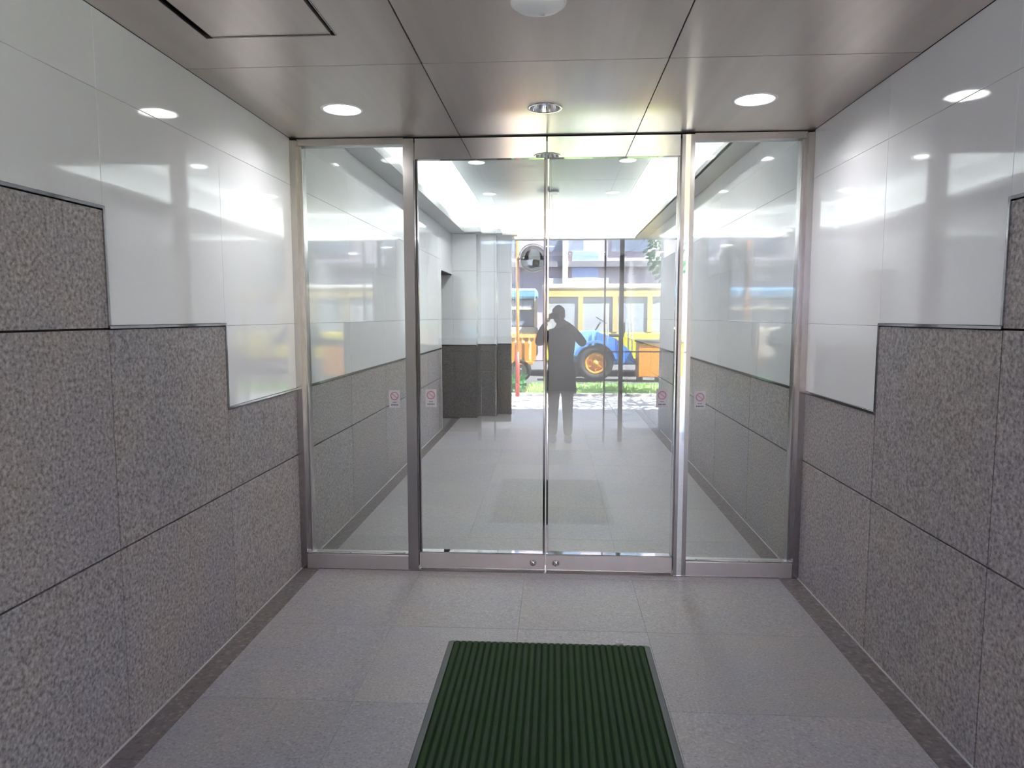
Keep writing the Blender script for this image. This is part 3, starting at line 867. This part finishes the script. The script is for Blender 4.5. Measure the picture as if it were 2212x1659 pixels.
box('seat_back', (0.72, -0.22, 1.16), (0.80, 0.22, 1.46), M['black'], tr, 0.02)
cyl('steering_column', (0.05, 0, 1.2), (0.22, 0, 1.5), 0.02, M['black'], tr)
bm = bmesh.new(); bm_lathe(bm, [(0.15, -0.012), (0.17, 0), (0.15, 0.012), (0.135, 0), (0.15, -0.012)], 24)
put('steering_wheel', mesh_from(bm, 'steering_wheel', M['black']), tr, (0.22, 0, 1.5), (0, math.radians(30), 0))
for sx in (0.35, 0.95):
    for sy in (-0.45, 0.45): cyl('roll_bar', (sx, sy, 0.7), (sx, sy, 1.9), 0.02, M['cream'], tr, seg=10)
# ---- orange crates and slatted trailer
tl = tag(empty('trailer', (-1.15, -9.0, 0)), 'orange slatted trailer parked beside the blue tractor', 'trailer')
box('bed', (-0.75, -0.5, 0.42), (0.62, 0.5, 0.50), M['orange'], tl, 0.01)
for k in range(9):
    x = -0.74 + k * 0.165
    box('slat', (x, 0.46, 0.50), (x + 0.09, 0.49, 1.15), M['orange'], tl)
    box('slat', (x, -0.49, 0.50), (x + 0.09, -0.46, 1.15), M['orange'], tl)
box('top_rail', (-0.76, 0.44, 1.08), (0.66, 0.51, 1.16), M['yellow'], tl)
box('load', (-0.68, -0.42, 0.50), (0.55, 0.42, 0.98), M['yellow'], tl, 0.05)
wheel('wheel', -0.4, 0.42, 0.28, 0.28, M['steel'], tl, 0.16); wheel('wheel', 0.3, 0.42, 0.28, 0.28, M['steel'], tl, 0.16)
cr = tag(empty('crate', (2.35, -9.1, 0)), 'orange and black equipment crate beside the tractor', 'crate')
box('body', (-0.3, -0.3, 0.10), (0.3, 0.3, 0.95), M['orange'], cr, 0.02)
box('lid', (-0.33, -0.33, 0.95), (0.33, 0.33, 1.02), M['black'], cr, 0.01)
box('foot', (-0.28, -0.28, -0.03), (-0.18, 0.28, 0.10), M['black'], cr); box('foot', (0.18, -0.28, -0.03), (0.28, 0.28, 0.10), M['black'], cr)

# ---- orange pole with convex road mirror
rm = tag(empty('road_mirror', (-0.74, -5.35, 0)), 'orange street pole carrying a round convex road mirror under a white hood', 'mirror')
cyl('pole', (0, 0, -0.03), (0, 0, 3.25), 0.032, M['orange'], rm, seg=16)
cyl('pole_sleeve', (0, 0, 0.0), (0, 0, 0.9), 0.04, M['red'], rm, seg=16)
cyl('bracket', (0, 0, 2.72), (0.30, 0.06, 2.72), 0.02, M['orange'], rm, seg=10)
bm = bmesh.new(); bm_lathe(bm, [(0.001, 0.05), (0.10, 0.045), (0.18, 0.028), (0.235, 0.0)], 36, axis='Y')
put('mirror_face', mesh_from(bm, 'mirror_face', M['mirror_steel']), rm, (0.31, 0.08, 2.72))
bm = bmesh.new(); bm_lathe(bm, [(0.235, 0.0), (0.255, 0.02), (0.26, -0.03), (0.16, -0.09), (0.0, -0.10)], 36, axis='Y')
put('mirror_back', mesh_from(bm, 'mirror_back', M['cream']), rm, (0.31, 0.08, 2.72))
bm = bmesh.new()
arc = [(0.275 * math.cos(math.radians(a)), 0.275 * math.sin(math.radians(a))) for a in range(0, 181, 12)]
for p, q in zip(arc, arc[1:]):
    bm.faces.new([bm.verts.new((p[0], -0.05, p[1])), bm.verts.new((q[0], -0.05, q[1])), bm.verts.new((q[0], 0.13, q[1])), bm.verts.new((p[0], 0.13, p[1]))])
bmesh.ops.remove_doubles(bm, verts=bm.verts[:], dist=1e-4)
bmesh.ops.solidify(bm, geom=bm.faces[:], thickness=0.012)
put('hood', mesh_from(bm, 'hood', M['sticker']), rm, (0.31, 0.08, 2.72))

# ---- mauve building over the road
mb = tag(empty('building', (1.0, -17.0, 0)), 'mauve building with blue windows across the street, mirrored in the doors', 'building')
box('wall', (-9, -3, 0), (13, 0, 9.5), M['mauve'], mb)
box('cornice', (-9.1, 0, 3.35), (13.1, 0.22, 3.55), M['lobby'], mb)
for k in range(9):
    x = -8.2 + k * 2.3
    for z0 in (3.9, 6.6):
        f = box('window', (x, 0.0, z0), (x + 1.3, 0.05, z0 + 1.7), M['window_blue'], mb)
    if k not in (3, 4):
        box('window', (x, 0.0, 1.1), (x + 1.3, 0.05, 2.8), M['window_blue'], mb)
box('white_column', (-0.75, 0.05, 0.0), (-0.55, 0.30, 4.6), M['cream'], mb, 0.01)
box('sign_board', (-0.4, 0.05, 2.75), (0.55, 0.14, 3.9), M['sign_blue'], mb, 0.01)
box('white_signboard', (-1.4, 0.05, 2.45), (0.9, 0.16, 2.95), M['white_dull'], mb, 0.01)
box('awning', (4.4, 0.0, 3.1), (8.5, 0.9, 3.25), M['cream'], mb, 0.01)

# ---- street tree
def tree(loc, label, seed, h=2.1, r=1.0, n=1500):
    rnd = random.Random(seed)
    t = tag(empty('tree', loc), label, 'tree')
    bm = bmesh.new()
    bm_cyl(bm, (0, 0, -0.03), (0.04, 0, h), 0.09, 0.055, 12)
    for k in range(7):
        a = k * 0.9; bm_cyl(bm, (0.03, 0, h * (0.75 + 0.03 * k)), (0.7 * r * math.cos(a), 0.7 * r * math.sin(a), h + 0.5 + 0.12 * k), 0.03, 0.012, 8)
    put('trunk', mesh_from(bm, 'trunk', M['bark']), t)
    bm = bmesh.new()
    for k in range(n):
        d = Vector((rnd.gauss(0, 1), rnd.gauss(0, 1), rnd.gauss(0, 1))).normalized() * r * rnd.random() ** 0.4
        c = Vector((d.x, d.y, h + 0.75 * r + d.z * 0.9))
        nn = Vector((rnd.uniform(-1, 1), rnd.uniform(-1, 1), rnd.uniform(-1, 1))).normalized()
        e1 = nn.orthogonal().normalized() * rnd.uniform(0.05, 0.10); e2 = nn.cross(e1) * 0.5
        bm.faces.new([bm.verts.new(c + e1), bm.verts.new(c + e2), bm.verts.new(c - e1), bm.verts.new(c - e2)])
    tag(put('foliage', mesh_from(bm, 'foliage', M['leaf']), t), kind='stuff')
tree((2.75, -5.9, 0), 'young green street tree at the edge of the lawn opposite the passage', 3, 2.2, 0.95)
tree((3.3, -3.4, 0), 'taller street tree on the pavement beside the passage mouth, throwing dappled shade', 5, 3.4, 1.7, 2400)

# ================================================================= photographer
M['skin'] = plain('skin', (0.55, 0.36, 0.27), 0.5, 0, 0.3)
M['coat'] = plain('grey_brown_jacket_cloth', (0.10, 0.095, 0.09), 0.9, 0, 0.1)
M['trouser'] = plain('grey_trouser_cloth', (0.16, 0.16, 0.17), 0.9, 0, 0.1)
M['cap'] = plain('pale_blue_cap_cloth', (0.35, 0.45, 0.62), 0.9, 0, 0.1)
M['hair'] = plain('black_hair', (0.02, 0.018, 0.016), 0.6)
M['shoe'] = plain('dark_shoe_leather', (0.03, 0.028, 0.026), 0.5)

def skinned(name, verts, edges, radii, mat, parent, root=0, levels=2):
    me = bpy.data.meshes.new(name)
    me.from_pydata(verts, edges, [])
    me.materials.append(mat)
    o = put(name, me, parent)
    sk = o.modifiers.new('skin', 'SKIN'); sk.use_smooth_shade = True
    for i, sv in enumerate(me.skin_vertices[0].data):
        r = radii[i]
        sv.radius = (r, r) if isinstance(r, (int, float)) else r
        sv.use_root = (i == root)
    ss = o.modifiers.new('smooth', 'SUBSURF'); ss.levels = levels; ss.render_levels = levels
    return o
PX, PY = 0.075, -0.33
per = tag(empty('person', (PX, PY, 0)), 'person in cap, long dark jacket and grey trousers raising a camera, mirrored in the doors', 'person')
# device sits at local (-PX, ...); both elbows lifted outward
DX, DY, DZ = -PX, 0.245, 1.60
V = []; R_ = []; E_ = []
def add(v, r, p=None):
    V.append(v); R_.append(r)
    if p is not None: E_.append((p, len(V) - 1))
    return len(V) - 1
pel = add((0, 0, 0.93), (0.125, 0.10))
wai = add((0, 0, 1.08), (0.115, 0.085), pel)
che = add((0, 0, 1.26), (0.135, 0.095), wai)
sho = add((0, 0, 1.38), (0.115, 0.08), che)
nec = add((-0.01, 0.02, 1.46), 0.052, sho)
nk2 = add((-0.02, 0.045, 1.53), 0.05, nec)
for s in (-1, 1):
    hip = add((s * 0.085, 0, 0.86), 0.088, pel)
    thi = add((s * 0.088, 0.01, 0.66), 0.072, hip)
    kne = add((s * 0.090, 0.015, 0.47), 0.054, thi)
    cal = add((s * 0.095, -0.005, 0.30), 0.050, kne)
    ank = add((s * 0.100, -0.015, 0.09), 0.036, cal)
body_v, body_e, body_r = V, E_, R_
arms = []
for s in (-1, 1):
    sh = add((s * 0.17, 0, 1.385), 0.055, sho)
    el = add((s * 0.285, 0.13, 1.25), 0.042, sh)
    fo = add((s * 0.20 + DX * 0.5, 0.20, 1.42), 0.034, el)
    wr_ = add((s * 0.085 + DX, DY - 0.03, 1.555), 0.026, fo)
    hand = add((s * 0.075 + DX, DY - 0.015, 1.59), (0.030, 0.018), wr_)
    arms.append((s, hand))
skinned('body', V, E_, R_, M['skin'], per, pel)
# fingers: four curled over the device, thumb from the palm's side behind it
for s, h in arms:
    bx = s * 0.075 + DX
    for k in range(4):
        z = DZ + 0.022 - k * 0.016
        L = (0.95, 1.0, 0.95, 0.8)[k]
        skinned('finger', [(bx, DY - 0.012, z - 0.006), (bx - s * 0.004, DY + 0.018 * L, z), (bx - s * 0.018, DY + 0.036 * L, z + 0.001), (bx - s * 0.036 * L, DY + 0.040 * L, z + 0.001)],
                [(0, 1), (1, 2), (2, 3)], [0.0085, 0.0082, 0.0075, 0.0065], M['skin'], per, 0, 1)
    skinned('thumb', [(bx, DY - 0.014, DZ - 0.015), (bx - s * 0.014, DY - 0.026, DZ - 0.004), (bx - s * 0.030, DY - 0.024, DZ + 0.004)],
            [(0, 1), (1, 2)], [0.011, 0.0095, 0.008], M['skin'], per, 0, 1)
# head
bm = bmesh.new()
bmesh.ops.create_uvsphere(bm, u_segments=28, v_segments=20, radius=1.0)
for v in bm.verts:
    x, y, z = v.co
    w = 0.076 * (1 - 0.18 * max(0, -z) ** 1.2)
    nx, ny, nz = x * w, y * 0.098, z * 0.120
    if y > 0 and z < 0: ny *= 1 + 0.06 * (1 - abs(x)); 
    d = math.exp(-((x / 0.16) ** 2 + ((z + 0.12) / 0.20) ** 2))
    if y > 0: ny += 0.024 * d
    for ex in (-0.42, 0.42):
        if y > 0: ny -= 0.010 * math.exp(-(((x - ex) / 0.2) ** 2 + ((z - 0.08) / 0.12) ** 2))
    if y > 0: ny -= 0.004 * math.exp(-((x / 0.35) ** 2 + ((z + 0.48) / 0.03) ** 2))
    v.co = (nx, ny, nz)
HL = (-0.03, 0.075, 1.615)
head = put('head', mesh_from(bm, 'head', M['skin'], True), per, HL)
M['eye'] = plain('eye_white', (0.7, 0.7, 0.7), 0.2)
for s in (-1, 1):
    bm = bmesh.new(); bmesh.ops.create_uvsphere(bm, u_segments=12, v_segments=8, radius=0.012)
    put('eye', mesh_from(bm, 'eye', M['eye'], True), head, (s * 0.031, 0.084, 0.01))
    bm = bmesh.new(); bmesh.ops.create_uvsphere(bm, u_segments=12, v_segments=8, radius=1, matrix=Matrix.Diagonal((0.008, 0.018, 0.030, 1)))
    put('ear', mesh_from(bm, 'ear', M['skin'], True), head, (s * 0.077, -0.005, -0.005))
bm = bmesh.new(); bmesh.ops.create_uvsphere(bm, u_segments=10, v_segments=8, radius=1, matrix=Matrix.Diagonal((0.024, 0.006, 0.006, 1)))
put('mouth', mesh_from(bm, 'mouth', M['sticker_red'], True), head, (0, 0.090, -0.062))
bm = bmesh.new(); bmesh.ops.create_uvsphere(bm, u_segments=24, v_segments=16, radius=1, matrix=Matrix.Diagonal((0.083, 0.106, 0.120, 1)))
bmesh.ops.delete(bm, geom=[v for v in bm.verts if v.co.z < -0.05 or (v.co.y > 0.045 and v.co.z < 0.05)], context='VERTS')
put('hair', mesh_from(bm, 'hair', M['hair'], True), head, (0, -0.010, 0.006))
bm = bmesh.new(); bmesh.ops.create_uvsphere(bm, u_segments=24, v_segments=16, radius=1, matrix=Matrix.Diagonal((0.090, 0.112, 0.108, 1)))
bmesh.ops.delete(bm, geom=[v for v in bm.verts if v.co.z < 0.035], context='VERTS')
ring = []
for k in range(9):
    a = math.radians(25 + 130 * k / 8)
    ring.append((bm.verts.new((0.088 * math.cos(a), 0.108 * math.sin(a), 0.042)), bm.verts.new((0.082 * math.cos(a), 0.108 * math.sin(a) + 0.055 * math.sin(a) ** 2, 0.028))))
for (a, b), (c, d) in zip(ring, ring[1:]): bm.faces.new((a, b, d, c))
put('cap', mesh_from(bm, 'cap', M['cap'], True), head, (0, -0.006, 0.012))
# jacket: body tube plus sleeves
bm = bmesh.new()
prof = [(0.62, 0.205, 0.135), (0.70, 0.200, 0.135), (0.90, 0.180, 0.132), (1.06, 0.160, 0.120), (1.22, 0.178, 0.128), (1.34, 0.192, 0.122), (1.41, 0.165, 0.105), (1.455, 0.085, 0.080), (1.475, 0.068, 0.070)]
prev = None
for z, rx, ry in prof:
    ring = [bm.verts.new((rx * math.cos(a) * (1.0), ry * math.sin(a), z + (0.012 * math.sin(5 * a) if z < 0.65 else 0))) for a in [2 * math.pi * i / 28 for i in range(28)]]
    if prev:
        for i in range(28):
            j = (i + 1) % 28; bm.faces.new((prev[i], prev[j], ring[j], ring[i])).smooth = True
    prev = ring
bmesh.ops.solidify(bm, geom=bm.faces[:], thickness=-0.006)
put('jacket', mesh_from(bm, 'jacket', M['coat'], True), per)
for s in (-1, 1):
    skinned('sleeve', [(s * 0.13, 0, 1.385), (s * 0.19, 0.01, 1.375), (s * 0.285, 0.13, 1.25), (s * 0.20 + DX * 0.5, 0.20, 1.42), (s * 0.10 + DX * 0.9, DY - 0.045, 1.53)],
            [(0, 1), (1, 2), (2, 3), (3, 4)], [0.075, 0.068, 0.058, 0.048, 0.038], M['coat'], per, 0, 2)
    skinned('trouser_leg', [(s * 0.075, 0, 0.88), (s * 0.088, 0.01, 0.66), (s * 0.090, 0.015, 0.47), (s * 0.095, -0.005, 0.28), (s * 0.100, -0.01, 0.06)],
            [(0, 1), (1, 2), (2, 3), (3, 4)], [0.105, 0.090, 0.074, 0.068, 0.062], M['trouser'], per, 0, 2)
    bm = bmesh.new()
    pts = [(-0.10, 0.045, 0.045), (-0.06, 0.05, 0.075), (0.0, 0.048, 0.075), (0.06, 0.052, 0.055), (0.12, 0.050, 0.038), (0.155, 0.032, 0.028)]
    prev = None
    for y, hw_, hh in pts:
        rg = [bm.verts.new((s * 0.1 + hw_ * math.cos(a), y, max(0.0, hh * 0.5 + hh * 0.5 * math.sin(a)))) for a in [2 * math.pi * i / 14 for i in range(14)]]
        if prev:
            for i in range(14):
                j = (i + 1) % 14; bm.faces.new((prev[i], prev[j], rg[j], rg[i]))
        else: bm.faces.new(rg[::-1])
        prev = rg
    bm.faces.new(prev); bmesh.ops.recalc_face_normals(bm, faces=bm.faces[:])
    put('shoe', mesh_from(bm, 'shoe', M['shoe'], True), per)
# the hand-held camera, lens just behind the picture's own viewpoint
dev = tag(empty('handheld_camera', (0, PY + DY, 1.60)), 'small black camera held up at eye level by the photographer', 'camera')
box('body', (-0.060, -0.018, -0.034), (0.060, 0.018, 0.034), M['black'], dev, 0.004)
box('screen', (-0.04, -0.0195, -0.026), (0.035, -0.0182, 0.026), M['window_blue'], dev)
bm = bmesh.new(); bm_lathe(bm, [(0.027, 0.018), (0.027, 0.038), (0.022, 0.042), (0.018, 0.036), (0.0, 0.034)], 28, axis='Y')
put('lens', mesh_from(bm, 'lens', M['black']), dev)
cyl('shutter_button', (-0.04, 0, 0.034), (-0.04, 0, 0.039), 0.006, M['steel'], dev, seg=12)
